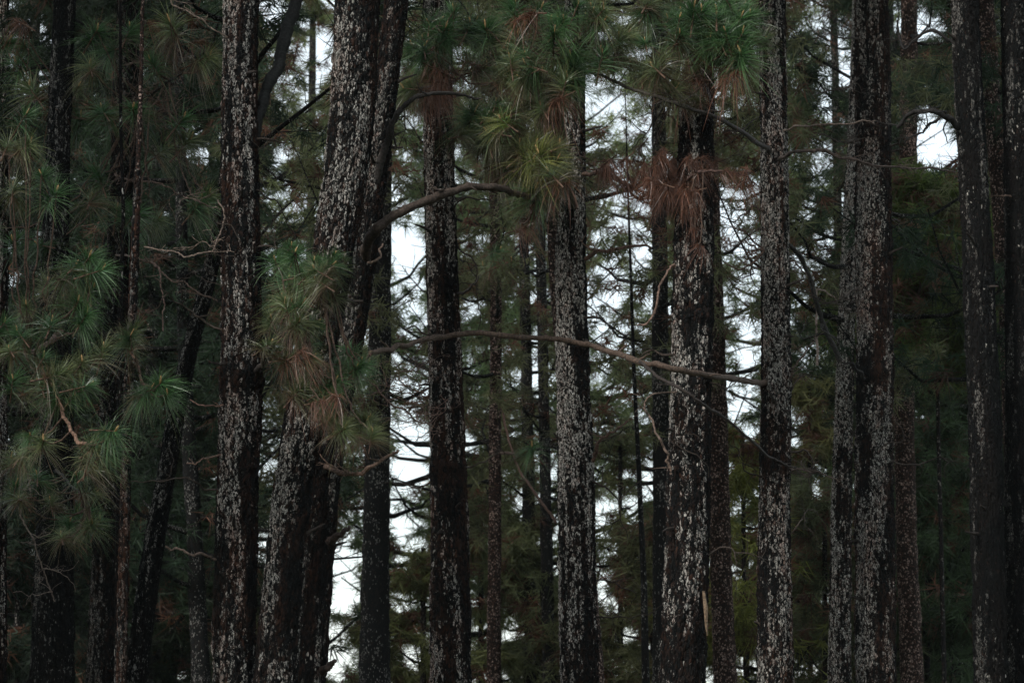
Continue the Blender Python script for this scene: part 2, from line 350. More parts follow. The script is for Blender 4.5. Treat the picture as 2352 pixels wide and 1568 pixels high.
# ---------------------------------------------------------------- a pine
def crown_mesh(mb, base, H, z0, z1, Lmax, nl, tufts_per, tint, rng, cx, cy, kneed=1.0, gate=True, tsize=1.0, bare=0.12, thick=1.0, inframe=True):
    """limbs and needles of a crown: z0..z1 the live crown, limbs mostly upswept; material 0 wood, 1 needles"""
    TV = []; TC = []
    for i in range(nl):
        z = z0 + (z1 - z0) * ((i + rng.uniform(0, 1)) / nl)
        f = (z - z0) / max(H - z0, .1)
        L = Lmax * (0.55 + 0.45 * math.sin(math.pi * min(1, 0.25 + 0.8 * f))) * (1 - 0.65 * f) * rng.uniform(0.6, 1.15)
        a = rng.uniform(0, 2 * np.pi); e = R(rng.uniform(0, 35))
        hd = np.array([math.cos(a), math.sin(a), 0])
        p0 = np.array([cx(z), cy(z), z])
        ts = np.linspace(0, 1, 7)
        wig = rng.normal(0, 0.035 * L, (7, 3)) * ts[:, None]
        sag = -0.12 * L * np.sin(np.pi * ts) + 0.10 * L * ts ** 2
        pts = p0 + np.outer(ts * L * math.cos(e), hd) + np.outer(ts * L * math.sin(e) + sag, [0, 0, 1]) + wig
        g = gap(pts) if gate else np.zeros(7)
        keep = not (gate and g.max() > 0.7 and rng.uniform() > 0.3)
        r0 = (0.010 + 0.011 * L) * thick
        if keep: tube(mb, pts, r0 * (1 - 0.8 * ts), 4, 0, cap=False)
        dead = rng.uniform() < bare
        # side twigs
        nt = int(tufts_per * (0.5 + L / Lmax))
        tt = rng.uniform(0.3, 1.0, nt)
        q = np.array([np.interp(tt, ts, pts[:, c]) for c in range(3)]).T
        off = rng.normal(0, 1, (nt, 3)); off[:, 2] = np.abs(off[:, 2]) * 0.5 - 0.1
        off *= (0.10 + 0.20 * (1 - tt) * L)[:, None]
        tp = q + off
        g2 = gap(tp) if gate else np.zeros(nt)
        kp = rng.uniform(0, 1, nt) > g2 * (1.0 if not dead else 1.0)
        for k in np.nonzero(kp)[0]:
            if dead and rng.uniform() < 0.75:
                continue
            tv, tc = FT[rng.integers(12)]
            ra = rng.uniform(0, 2 * np.pi); c_, s_ = math.cos(ra), math.sin(ra)
            rot = np.array([[c_, s_, 0], [-s_, c_, 0], [0, 0, 1]])
            TV.append((tv.reshape(-1, 3) @ rot) * (tsize * rng.uniform(.75, 1.2)) + tp[k])
            j = rng.uniform(0.55, 1.5)
            base_c = tint * j
            if rng.uniform() < (.20 if tint[0] > .05 else .08): base_c = np.array([.11, .055, .035]) * j
            TC.append(np.repeat(tc, 3)[:, None] * base_c)
        if keep:
            if gate:
                for k in np.nonzero(~kp)[0][::2]:      # bare twiglets left where the needles have fallen
                    m_ = q[k] * .45 + tp[k] * .55 + rng.normal(0, .035, 3)
                    tube(mb, np.array([q[k], m_, tp[k]]), [0.006 * thick, 0.0045 * thick, 0.002], 3, 0, cap=False)
                    tube(mb, np.array([m_, m_ + rng.normal(0, .07, 3)]), [0.004 * thick, 0.002], 3, 0, cap=False)
            for k in np.nonzero(kp)[0][::2]:
                tube(mb, np.array([q[k], (q[k] + tp[k]) / 2 + [0, 0, -.02], tp[k]]), [0.006 * thick, 0.005 * thick, 0.003 * thick], 3, 0, cap=False)
    if TV:
        V = np.concatenate(TV); mb.add(V, np.arange(len(V)).reshape(-1, 3), 1, np.concatenate(TC), smooth=False)

TS = {20.5: 1.22, 20.0: 1.2, 19.2: 1.18, 17.9: 1.1}
class Pine:
    def __init__(s, label, pts, Y, bark, H=17.0, name='pine_tree', group=None, k=40, dz=0.035, knots=(), seed=0, amp=0.0085):
        s.rng = np.random.default_rng(100 + seed); s.seed = seed; s.Y = Y
        a = np.array([[*P(x, y, Y), W(w, P(x, y, Y)[1] / ct) / 2] for x, y, w in pts])
        a = a[np.argsort(a[:, 2])]
        z, x, r = a[:, 2], a[:, 0], a[:, 3]
        zz = np.arange(-0.15, H, dz)
        lo, hi = z[0], z[-1]
        sl0 = (x[1] - x[0]) / (z[1] - z[0]) * 0.7; sl1 = (x[-1] - x[-2]) / (z[-1] - z[-2])
        X = np.interp(zz, z, x); X = np.where(zz < lo, x[0] + (zz - lo) * sl0, X); X = np.where(zz > hi, x[-1] + (zz - hi) * sl1 * .6, X)
        Rr = np.interp(zz, z, r)
        Rr = np.where(zz < lo, r[0] * (1 + 0.10 * (lo - zz) / max(lo, .1)), Rr)
        Rr = np.where(zz > hi, r[-1] + (0.18 * r[-1] - r[-1]) * np.clip((zz - hi) / (H - hi), 0, 1), Rr)
        ker = np.ones(15) / 15
        pad = lambda q: np.convolve(np.pad(q, 7, 'edge'), ker, 'valid')
        for _ in range(2): X = pad(X); Rr = pad(Rr)
        X = X + 0.010 * (vnoise(zz * 1.3, 0, 0, seed) - .5)
        Rr = Rr * (1 + 0.3 * np.exp(-np.maximum(zz, 0) / 0.25))
        s.zz, s.X, s.Rr, s.H, s.amp = zz, X, Rr, H, amp
        s.knots = [(P(kx, ky, Y)[2], am, th) for kx, ky, am, th in knots]
        s.base = np.array([float(np.interp(0, zz, X)), Y, 0.0])
        s.root = thing(name, label, 'tree', s.base, group)
        mb = MB(); th = np.linspace(0, 2 * np.pi, k, endpoint=False)
        Z, T = np.meshgrid(zz, th, indexing='ij')
        V = s.S(Z, T, 0)
        n = len(zz); i = np.arange(n - 1)[:, None] * k; j = np.arange(k)[None]; j2 = (j + 1) % k
        mb.add(V.reshape(-1, 3), np.stack([i + j, i + j2, i + k + j2, i + k + j], -1).reshape(-1, 4))
        s.trunk = link('trunk', mb.mesh('trunk', [bark], s.base), s.root)
    def cx(s, z): return float(np.interp(z, s.zz, s.X))
    def cy(s, z): return s.Y
    def S(s, Z, T, h):
        r = np.interp(Z, s.zz, s.Rr); x = np.interp(Z, s.zz, s.X)
        c, sn = np.cos(T), np.sin(T)
        d = s.amp * 2 * (vnoise(c * 3.2, sn * 3.2, Z * 5.5, s.seed) - .5) + s.amp * 2.2 * (vnoise(c * 8, sn * 8, Z * 14, s.seed + 1) - .5)
        d = d + s.amp * 1.0 * (vnoise(c * 16, sn * 16, Z * 26, s.seed + 2) - .5)
        for z0, am, t0 in s.knots:
            dt = np.abs((T - t0 + np.pi) % (2 * np.pi) - np.pi)
            d = d + am * np.exp(-((Z - z0) / 0.05) ** 2) * (0.35 + 0.65 * np.exp(-(dt / 0.6) ** 2))
        rr = r * (1 + d / 0.15) + h
        return np.stack([x + rr * c, s.Y + rr * sn, Z], -1)
    def plates(s, dens=0.5, pale=0.6, red=0.15, zmax=None, size=1.0, spots=()):
        rng = s.rng; rm = float(np.interp(4, s.zz, s.Rr))
        zlo = P(0, 1600, s.Y)[2] - 0.1; zhi = zmax or P(0, -40, s.Y)[2]
        cw, ch = 0.0185 * size, 0.034 * size
        nt = int(2 * np.pi * rm / cw); nz = int((zhi - zlo) / ch)
        ti, zi = np.meshgrid(np.arange(nt), np.arange(nz))
        ti, zi = ti.ravel(), zi.ravel(); n = len(ti)
        z = zlo + (zi + 0.5 * (ti % 2) + rng.uniform(-.3, .3, n)) * ch
        t = (ti + rng.uniform(-.3, .3, n)) / nt * 2 * np.pi
        keep = rng.uniform(0, 1, n) < .90
        z, t = z[keep], t[keep]; n = len(z)
        c, sn = np.cos(t), np.sin(t)
        big = vnoise(c * 1.6 + 9, sn * 1.6, z * 1.5, s.seed + 5); med = vnoise(c * 4.5, sn * 4.5 + 4, z * 3.2, s.seed + 6)
        fine = vnoise(c * 7, sn * 7 + 4, z * 13, s.seed + 8)
        patch = 0.45 * big + 0.33 * med + .22 * fine
        lit_side = 0.5 + 0.5 * np.cos(t - R(-125))     # light painted in: flecks paler toward the sun, front-left
        m = 6; an = np.linspace(0, 2 * np.pi, m, endpoint=False) + rng.uniform(-.3, .3, (n, m))
        wa = cw * rng.uniform(.42, .82, n)[:, None]; hb = ch * rng.uniform(.40, .95, n)[:, None]
        jr = rng.uniform(.7, 1.12, (n, m))
        ra = np.interp(z, s.zz, s.Rr)[:, None]
        a = np.cos(an) * wa * jr; b = np.sin(an) * hb * jr + a * rng.normal(0, .5, (n, 1))
        lift = rng.uniform(0, .006, n)
        e = s.S(z[:, None] + b, t[:, None] + a / ra, rng.uniform(0.001, 0.005, (n, m)) + lift[:, None])
        cen = s.S(z, t, rng.uniform(0.005, 0.009, n) + lift)[:, None]
        inner = s.S(z[:, None] + b * 1.05, t[:, None] + a * 1.05 / ra, -0.004)
        v = np.concatenate([cen, e, inner], 1)
        q = np.arange(m); q2 = (q + 1) % m
        f1 = np.concatenate([np.stack([np.zeros(m, int), 1 + q, 1 + q2], -1), np.stack([1 + q, 1 + m + q, 1 + q2], -1)])
        i = (np.arange(n) * (2 * m + 1))[:, None, None]
        tend = dens - .21 + 3.3 * (patch - .5) + .7 * (lit_side - .62) + rng.normal(0, .15, n)
        for z0, am, t0 in s.knots:      # swollen branch collars carry no lichen
            dt = np.abs((t - t0 + np.pi) % (2 * np.pi) - np.pi)
            tend = tend - min(.55, am * 30) * np.exp(-((z - z0) / (.05 + am * 2.2)) ** 2) * (.25 + .75 * np.exp(-(dt / 1.0) ** 2))
        for kx, ky, am, sg in spots:    # lichen-rich and bare stretches; darker feet paint in the edge falloff
            tend = tend + am * np.exp(-((z - P(kx, ky, s.Y)[2]) / sg) ** 2)
        redn = np.clip(red * .8 + 1.6 * (vnoise(c * 2.2 + 3, sn * 2.2, z * 3, s.seed + 9) - .5) * red * 3 + rng.normal(0, .18, n) * (red > .03), 0, 1)
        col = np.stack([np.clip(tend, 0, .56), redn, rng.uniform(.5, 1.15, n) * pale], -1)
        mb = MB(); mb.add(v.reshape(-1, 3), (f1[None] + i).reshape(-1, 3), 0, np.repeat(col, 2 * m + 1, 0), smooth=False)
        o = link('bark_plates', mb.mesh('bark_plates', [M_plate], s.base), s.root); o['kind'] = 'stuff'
    def crown(s, z0, z1=None, Lmax=2.6, nl=46, tp=14, tint=(.03, .055, .022), gate=False, tsize=1.0, bare=.1, thick=1.0, name='crown'):
        mb = MB(); crown_mesh(mb, s.base, s.H, z0, z1 or s.H, Lmax, nl, tp, np.array(tint), s.rng, s.cx, s.cy, gate=gate, tsize=tsize, bare=bare, thick=thick)
        return link(name, mb.mesh(name, [M_bark_black, M_farneedle], s.base), s.root)
    def branch(s, pts, w0, w1, mat=None, name='branch', rough=.12, twigs=0, tl=.35, col=(.09, .065, .05), k=8, label=None):
        """pts: (dx, dy, Y) survey points, first one at the trunk"""
        w = np.array([P(*p) for p in pts]); path = smooth_path(w, 10); n = len(path)
        kn = np.interp(np.arange(n), np.arange(0, n, 4), np.zeros(len(np.arange(0, n, 4))))
        for c_ in range(3): path[:, c_] += np.interp(np.arange(n), np.arange(0, n + 3, 4), s.rng.normal(0, .010, len(np.arange(0, n + 3, 4)))) * (np.arange(n) > 2)
        path = path + (s.rng.normal(0, 1, (n, 3)) * 0.0025)
        mb = MB(); rr = np.linspace(W(w0, pts[0][2]) / 2, W(w1, pts[-1][2]) / 2, n) * (1 + .10 * s.rng.normal(0, 1, n).clip(-1, 2)); rough = rough * 1.6
        tube(mb, path, rr, k, 0, col, rough, s.seed)
        for _ in range(twigs):
            i = s.rng.integers(int(n * .15), n - 1); wander(mb, path[i], s.rng, tl * s.rng.uniform(.5, 1.2), max(rr[i] * .45, .003), col)
        o = link(name, mb.mesh(name, [M_twig], s.base), s.root)
        if label: o['label'] = label
        s.path = path
        return o, path
    def tufts(s, br, path, targets, spread=0.0):
        """targets: (dx, dy, Y, kind, size). Twigs run from the branch to each tuft."""
        mb = MB(); rng = s.rng
        for dx, dy, Y, kind, size in targets:
            p = P(dx, dy, Y)
            i = np.argmin(np.linalg.norm(path - p, axis=1)); a = path[i]
            dv = p - a; L = np.linalg.norm(dv)
            if L > .03:
                nn = max(4, int(L / .06)); tt = np.linspace(0, 1, nn)
                wv = np.outer(np.sin(np.pi * tt), [0, 0, -.22 * L]) + rng.normal(0, .010, (nn, 3)) * np.sin(np.pi * tt)[:, None]
                tube(mb, a + np.outer(tt, dv) + wv, np.linspace(.008, .005, nn), 5, 0, (.085, .055, .04), .2)
            az = math.atan2(dv[1], dv[0]) if L > .03 else rng.uniform(-.6, .6)
            az = az * .5 + rng.uniform(-.9, .9)
            me = TUFTS[kind][rng.integers(len(TUFTS[kind]))]
            size = size * TS.get(s.Y, 1.0)
            link('needle_tuft', me, br, p - s.base, (rng.uniform(-.5, .5), rng.uniform(-.5, .45), az + (math.pi if (dv[0] < -.05 and rng.uniform() < .6) else 0)), size * rng.uniform(.6, 1.15)).scale = [size * q_ for q_ in rng.uniform(.65, 1.2, 3)]
        if mb.n: link('twigs', mb.mesh('twigs', [M_twig], s.base), br)['kind'] = 'stuff'

def wander(mb, p, rng, L, r, col, depth=0, d=None):
    """a crooked dead twig"""
    if d is None: d = rng.normal(size=3); d[2] = abs(d[2]) * .4 - .1; d[1] *= .5
    d = d / np.linalg.norm(d); n = max(4, int(L / .035)); pts = [p]
    for i in range(n):
        d = d + rng.normal(0, .33, 3) + [0, 0, -.03]; d /= np.linalg.norm(d); pts.append(pts[-1] + d * L / n)
    pts = np.array(pts); tube(mb, pts, np.linspace(r, max(r * .35, .0016), len(pts)), 4, 0, np.array(col) * rng.uniform(.7, 1.4), cap=False)
    if depth < 2 and L > .14:
        for _ in range(rng.integers(1, 4)):
            i = rng.integers(1, n); wander(mb, pts[i], rng, L * rng.uniform(.3, .6), r * .6, col, depth + 1)

# ================================================================ the near and middle stems
T = {}
def pine(key, label, pts, Y, bark=M_bark, **kw):
    T[key] = Pine(label, pts, Y, bark, seed=len(T) * 7 + 3, **kw); return T[key]

pine('main', 'thick dark flecked pine with a swollen knot ring and forking limb',
     [(553,-20,76),(552,200,78),(552,400,82),(556,800,88),(552,885,94),(545,1100,90),(538,1568,92)], 18.0, knots=[(556,858,.018,-1.2),(556,882,.022,-.2),(556,868,.008,-2.4),(552,330,.010,-.3)])
pine('lean', 'big right-leaning pine, pale grey plated bark above a clump of long needles',
     [(824,-20,98),(812,200,100),(795,400,98),(778,530,98),(735,760,92),(690,1000,84),(655,1300,88),(632,1568,92)], 17.7, knots=[(700,1000,.01,-1.5)])
pine('stub', 'black-sided leaning pine with two broken stubs, touching the big leaning pine',
     [(915,-20,52),(892,150,52),(862,400,54),(835,600,56),(790,850,58),(752,1050,60),(728,1300,66),(708,1568,72)], 18.35, knots=[(735,1225,.012,-.2),(722,1530,.012,-.2)])
pine('third', 'straight flecked pine crossed by the long arching bough, right of the bright sky gap',
     [(1003,-20,60),(1006,220,64),(1012,500,66),(1020,760,71),(1028,1000,76),(1034,1300,84),(1035,1568,90)], 20.0, knots=[(1020,655,.016,-1.2),(1012,320,.014,-.9),(1028,1075,.02,-1.6)])
pine('fourth', 'slim straight pine densely covered in pale cream flecks below a yellow green needle clump',
     [(1322,-20,44),(1318,300,50),(1311,550,66),(1315,780,70),(1321,1000,76),(1326,1300,80),(1331,1568,82)], 20.5, knots=[(1318,800,.01,-.1),(1318,1130,.008,-1.5)])
pine('fifth', 'thick pine with hanging brown dead needles and a long pale splinter low on its bark',
     [(1608,-20,66),(1600,200,70),(1597,450,84),(1594,600,87),(1588,850,88),(1584,1000,91),(1577,1300,95),(1565,1568,98)], 19.2, knots=[(1590,730,.022,-1.2)])
pine('sixth', 'pine with fine even pale flecking where the long arching bough begins',
     [(1774,-20,58),(1778,300,58),(1781,600,61),(1784,900,64),(1779,1200,68),(1780,1568,80)], 21.0, knots=[(1784,880,.014,-2.9),(1779,1065,.014,-1.8)])
pine('seventh', 'thick reddish grey pine pressed against a slimmer paler stem on its left',
     [(2002,-20,74),(2007,400,78),(2010,800,80),(2008,1200,84),(2012,1568,88)], 22.0, knots=[(2010,860,.02,-1.8)])
pine('pale', 'slim pale blotched stem half hidden behind the thick reddish grey pine',
     [(1964,300,28),(1953,500,31),(1946,700,35),(1939,900,38),(1933,1100,42),(1928,1568,48)], 26.5)
pine('dark', 'tall nearly black pine with fine grey specks, second from the right edge',
     [(2214,-20,60),(2235,400,61),(2250,700,68),(2263,1000,69),(2276,1568,70)], 19.0)
pine('edge', 'black pine trunk at the right edge of the picture',
     [(2331,-20,58),(2337,400,58),(2340,800,56),(2340,1200,60),(2336,1568,66)], 19.3)
pine('rust', 'rust brown pine stem slanting behind the two black pines at the right edge',
     [(2258,-20,46),(2270,150,44),(2284,300,40),(2298,480,36),(2318,800,38),(2330,1200,40),(2335,1568,44)], 26.0, bark=M_bark_red)
pine('pink', 'blurred pinkish brown pine stem directly right of the splintered thick pine',
     [(1636,500,36),(1644,700,38),(1648,900,42),(1656,1300,48),(1666,1568,52)], 30.0, bark=M_bark_red, k=28)
pine('thin', 'thin pinkish flecked stem midway between the two straight flecked pines',
     [(1133,300,22),(1137,500,24),(1139,700,26),(1137,1100,28),(1134,1568,32)], 33.0, bark=M_bark_red, k=24)
pine('gap', 'broad blurred black pine beside the tall bright sky gap, behind the broken stubs',
     [(880,420,40),(874,700,48),(868,1000,56),(864,1250,60),(860,1568,70)], 28.0, bark=M_bark_black, k=28)
pine('farleft', 'black pine near the left edge, its foot hidden under green needle sprays',
     [(150,-20,46),(135,300,50),(125,560,56),(130,900,70),(125,1300,82),(120,1568,96)], 19.0, bark=M_bark_black)
pine('secondleft', 'black pine with faint specks behind the thin reddish stem',
     [(300,-20,56),(288,300,58),(272,700,58),(258,1000,60),(246,1300,64),(235,1568,72)], 20.0, bark=M_bark_black)
pine('reddishthin', 'thin reddish stem passing behind lit needle sprays, before the black pines',
     [(318,380,12),(312,560,15),(302,800,17),(292,1000,18),(286,1250,20),(277,1568,24)], 17.2, bark=M_bark_red, k=16, H=9, amp=.004)
pine('greythread', 'very thin pale grey dead stem hanging straight in the dark needles on the left',
     [(276,60,7),(278,300,8),(285,500,9),(276,700,10),(276,950,12),(270,1568,16)], 18.6, bark=M_bark, k=12, H=8.2, amp=.004)
pine('leanthin', 'slim black pine leaning to the right with pale green lichen dots on the left side',
     [(505,520,30),(480,640,32),(440,780,33),(408,920,36),(388,1050,38),(352,1250,42),(310,1568,50)], 20.4, bark=M_bark_black, k=24)
pine('behindleft', 'dim slender pine in the gap between the leaning slim pine and the knotted trunk',
     [(420,700,28),(430,950,32),(445,1200,36),(462,1568,42)], 29.0, bark=M_bark_black, k=24)
pine('leftedge', 'pale flaky pine stem cut by the left edge of the picture, upper part lit',
     [(2,-20,30),(4,200,32),(2,500,34),(-4,900,36),(-8,1568,40)], 21.0)
pine('greenred', 'blurred pine with a reddish mossy lower stem, right of the reddish grey pine',
     [(2088,100,40),(2086,400,42),(2080,700,44),(2078,1000,44),(2084,1300,48),(2096,1568,52)], 31.0, bark=M_bark_red, k=28)
pine('hollow', 'thin black pine deep in the dark hollow left of the nearly black pine',
     [(2160,560,18),(2165,800,24),(2172,1200,31),(2182,1568,36)], 37.0, bark=M_bark_black, k=20, H=P(0,520,37)[2])
pine('shade', 'dark blurred pine immediately behind the left side of the splintered thick pine',
     [(1512,150,32),(1515,500,34),(1518,900,38),(1521,1200,42),(1522,1568,48)], 29.0, bark=M_bark_black, k=24)
pine('rod', 'thin dark leaning sapling in the speckled sky between the fourth and splintered pines',
     [(1452,760,8),(1458,900,9),(1466,1050,11),(1476,1250,13),(1484,1568,18)], 27.0, bark=M_bark_black, k=14, H=9, amp=.003)
pine('twina', 'left one of two thin dark stems in front of the grey green haze of needles',
     [(1202,500,22),(1208,800,25),(1214,1100,28),(1222,1568,34)], 37.0, bark=M_bark_black, k=20)
pine('twinb', 'right one of two thin dark stems, next to the slim cream-flecked pine',
     [(1240,450,22),(1246,800,24),(1252,1100,26),(1262,1568,30)], 36.0, bark=M_bark_black, k=20)
pine('rustback', 'orange red stem showing as a sliver behind the slim cream-flecked pine',
     [(1262,300,22),(1268,500,26),(1280,700,28),(1300,900,30),(1335,1150,32),(1372,1568,36)], 26.5, bark=M_bark_red, k=20)
pine('slant', 'dark sapling slanting down to the right behind the fine-flecked pine',
     [(1812,430,9),(1835,560,11),(1872,690,13),(1905,790,14),(1935,860,15)], 23.5, bark=M_bark_black, k=12, H=8.0, amp=.003) if False else None

SPOTS = {'main': [(0,270,.16,.35),(0,590,-.12,.5),(0,1500,-.12,.5),(0,1150,.06,.4)], 'lean': [(0,440,.34,.45),(0,40,-.12,.5),(0,1450,-.14,.6)],
         'third': [(0,400,.16,.3),(0,850,.22,.22),(0,1450,-.16,.6),(0,1190,-.08,.3)], 'fourth': [(0,1350,-.16,.35),(0,1540,-.1,.3)],
         'fifth': [(0,820,.26,.2),(0,960,.2,.4),(0,1180,-.1,.3),(0,1430,-.30,.55),(0,420,-.1,.5)], 'sixth': [(0,150,.3,.25),(0,230,-.2,.15),(0,1400,-.12,.5)],
         'seventh': [(0,450,.12,.5),(0,60,-.15,.4),(0,1480,-.15,.5)], 'pale': [(0,900,.2,.5),(0,1060,-.5,.12)]}
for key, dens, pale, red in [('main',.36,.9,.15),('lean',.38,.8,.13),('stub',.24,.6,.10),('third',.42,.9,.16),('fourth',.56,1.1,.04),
                             ('fifth',.36,1.0,.07),('sixth',.48,.85,.16),('seventh',.40,.8,.16),('pale',.62,1.15,.08),('dark',.20,.32,.02),('edge',.10,.3,.02),  # outermost stems: sparser, dimmer flecks paint in the dark picture edges
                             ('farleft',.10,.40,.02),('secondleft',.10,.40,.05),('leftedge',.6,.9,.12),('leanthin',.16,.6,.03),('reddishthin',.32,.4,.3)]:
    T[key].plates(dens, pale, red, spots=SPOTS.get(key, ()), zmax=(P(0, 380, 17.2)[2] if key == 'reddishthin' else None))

# thin bare twigs crossing the openings between the stems
for key, side in [('third', -1), ('third', 1), ('fourth', 1), ('fifth', -1), ('fifth', 1), ('sixth', -1), ('sixth', 1), ('seventh', 1), ('main', 1), ('main', -1)]:
    p = T[key]
    for _ in range(4):
        z = p.rng.uniform(2.4, 7.4); mb = MB(); a = 0 if side > 0 else math.pi
        q0 = p.S(z, a - .4 * side, -.01)
        wander(mb, q0, p.rng, p.rng.uniform(.5, 1.0), p.rng.uniform(.006, .011), (.045, .034, .027), 0, np.array([side, p.rng.uniform(-.5, .2), p.rng.uniform(-.3, .6)]))
        link('dead_twig', mb.mesh('dead_twig', [M_twig], p.base), p.root)

# short broken stubs of old branches on the near stems
for key in ['main','lean','third','fourth','fifth','sixth','seventh','dark','stub','pale']:
    p = T[key]
    for _ in range(6):
        z = p.rng.uniform(2.2, 7.6); a = p.rng.choice([p.rng.uniform(-2.9, -2.3), p.rng.uniform(-.7, 0.1), p.rng.uniform(-2.2, -.8)])
        q0 = p.S(z, a, -.02); d = np.array([math.cos(a), math.sin(a), p.rng.uniform(-.2, .5)]); L = p.rng.uniform(.05, .20)
        mb = MB(); pts = np.array([q0, q0 + d * L * .5, q0 + d * L + p.rng.normal(0, .012, 3)])
        tube(mb, pts, [p.rng.uniform(.012, .022), .011, .006], 7, 0, (.035, .028, .024), .3, p.seed)
        link('broken_stub', mb.mesh('broken_stub', [M_twig], p.base), p.root)

# crowns of the near stems rise above the picture
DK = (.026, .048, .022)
for key, z0, nl, L in [('main',8.8,40,3.0),('lean',9.5,24,2.6),('stub',10.0,16,2.2),('third',10.2,22,2.4),('fourth',10.2,20,2.4),('fifth',10.0,24,2.6),
                       ('sixth',9.8,26,2.6),('seventh',9.4,46,3.0),('dark',8.4,56,3.4),('edge',8.2,56,3.4),('farleft',8.0,60,3.4),('secondleft',8.0,56,3.2),('leftedge',8.5,46,3.0)]:
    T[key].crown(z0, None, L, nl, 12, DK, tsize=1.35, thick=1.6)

# middle and far stems: crowns inside the picture, opened where the photograph shows sky
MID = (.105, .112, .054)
for key, z0, nl, L, tp, tint in [('pale',4.6,40,2.6,14,MID),('rust',5.2,44,2.6,15,(.022,.04,.02)),('pink',6.2,60,2.6,18,MID),('thin',4.5,60,2.3,16,MID),('gap',4.6,60,2.2,16,MID),
                           ('behindleft',3.0,90,2.8,24,(.024,.042,.022)),('greenred',6.0,60,2.4,22,(.030,.05,.025)),('hollow',2.6,60,2.4,24,(.05,.08,.03)),('shade',5.0,60,2.4,14,MID),
                           ('twina',3.4,66,2.3,17,MID),('twinb',4.0,56,2.2,15,MID),('rustback',6.0,46,2.4,14,MID),('leanthin',6.4,40,2.6,14,(.02,.035,.018)),('leftedge',5.5,26,1.8,12,(.018,.03,.016))]:
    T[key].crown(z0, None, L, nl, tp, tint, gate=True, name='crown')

# ================================================================ trees of the far forest, each a thing
FAR = [  # dx at mid height, Y, tint, crown start, label
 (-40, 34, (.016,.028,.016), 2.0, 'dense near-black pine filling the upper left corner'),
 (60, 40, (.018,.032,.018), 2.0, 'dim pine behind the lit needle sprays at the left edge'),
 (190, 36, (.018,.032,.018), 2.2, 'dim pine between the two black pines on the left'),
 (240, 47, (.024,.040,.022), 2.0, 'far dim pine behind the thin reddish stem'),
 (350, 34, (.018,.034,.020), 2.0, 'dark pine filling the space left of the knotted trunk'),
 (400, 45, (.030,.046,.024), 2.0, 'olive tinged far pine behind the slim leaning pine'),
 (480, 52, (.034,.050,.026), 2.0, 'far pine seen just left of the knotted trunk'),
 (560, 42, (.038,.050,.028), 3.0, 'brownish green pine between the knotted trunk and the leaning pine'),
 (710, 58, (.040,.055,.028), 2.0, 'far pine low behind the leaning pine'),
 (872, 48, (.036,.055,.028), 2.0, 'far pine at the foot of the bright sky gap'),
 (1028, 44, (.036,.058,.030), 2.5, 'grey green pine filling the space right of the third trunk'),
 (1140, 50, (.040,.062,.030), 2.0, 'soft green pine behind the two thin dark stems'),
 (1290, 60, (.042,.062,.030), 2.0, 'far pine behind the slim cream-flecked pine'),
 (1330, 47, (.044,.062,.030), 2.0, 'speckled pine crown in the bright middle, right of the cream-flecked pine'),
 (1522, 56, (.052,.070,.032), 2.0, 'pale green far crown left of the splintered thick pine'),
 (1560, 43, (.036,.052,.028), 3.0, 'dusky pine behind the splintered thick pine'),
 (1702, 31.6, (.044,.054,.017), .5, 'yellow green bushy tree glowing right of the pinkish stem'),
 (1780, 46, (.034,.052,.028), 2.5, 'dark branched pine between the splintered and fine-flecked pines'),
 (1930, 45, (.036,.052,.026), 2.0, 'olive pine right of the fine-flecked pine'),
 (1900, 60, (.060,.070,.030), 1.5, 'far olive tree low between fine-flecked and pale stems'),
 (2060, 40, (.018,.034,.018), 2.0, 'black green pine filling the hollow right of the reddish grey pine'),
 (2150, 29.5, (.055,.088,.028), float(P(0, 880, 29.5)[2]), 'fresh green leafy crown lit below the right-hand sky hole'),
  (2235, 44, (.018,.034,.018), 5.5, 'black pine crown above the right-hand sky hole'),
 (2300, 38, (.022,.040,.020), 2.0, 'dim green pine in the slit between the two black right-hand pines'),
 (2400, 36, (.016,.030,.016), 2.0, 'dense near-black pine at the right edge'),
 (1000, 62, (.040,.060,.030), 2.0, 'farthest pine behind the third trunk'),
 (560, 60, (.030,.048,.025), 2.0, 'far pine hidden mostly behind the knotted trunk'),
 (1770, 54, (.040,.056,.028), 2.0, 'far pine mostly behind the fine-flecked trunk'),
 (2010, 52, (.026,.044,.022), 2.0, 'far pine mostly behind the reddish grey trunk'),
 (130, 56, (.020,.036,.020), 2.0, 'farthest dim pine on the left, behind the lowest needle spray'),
]
for i, (dx, Y, tint, z0, label) in enumerate(FAR):
    rng = np.random.default_rng(500 + i)
    w = rng.uniform(26, 36) * 34 / Y
    H = rng.uniform(17, 20) if Y < 50 else rng.uniform(19, 25)
    if i in (16, 21): w = 9
    if i == 16: H = P(0, 990, 31.6)[2]
    if i == 21: H = P(0, 400, 29.5)[2]
    if i == 19: H = P(0, 900, 60)[2]
    s_ = (dx - 1176) * -0.02
    p = Pine(label, [(dx + s_, 0, w * .8), (dx, 784, w), (dx - s_, 1568, w * 1.2)], Y, M_bark_far, H=H, k=12, dz=.15, seed=300 + i * 5, name='bushy_tree' if i in (16, 21) else 'pine_tree')
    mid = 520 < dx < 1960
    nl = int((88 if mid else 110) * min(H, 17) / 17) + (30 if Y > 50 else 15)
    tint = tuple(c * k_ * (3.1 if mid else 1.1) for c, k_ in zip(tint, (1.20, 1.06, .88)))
    p.crown(z0, None, (1.5 if i == 16 else 1.7 if i == 21 else 3.4) if Y < 60 else 4.0, nl, 20 if mid else 22, tint, gate=True, tsize=1.25 if Y < 50 else 1.5, bare=.08, thick=1.3)

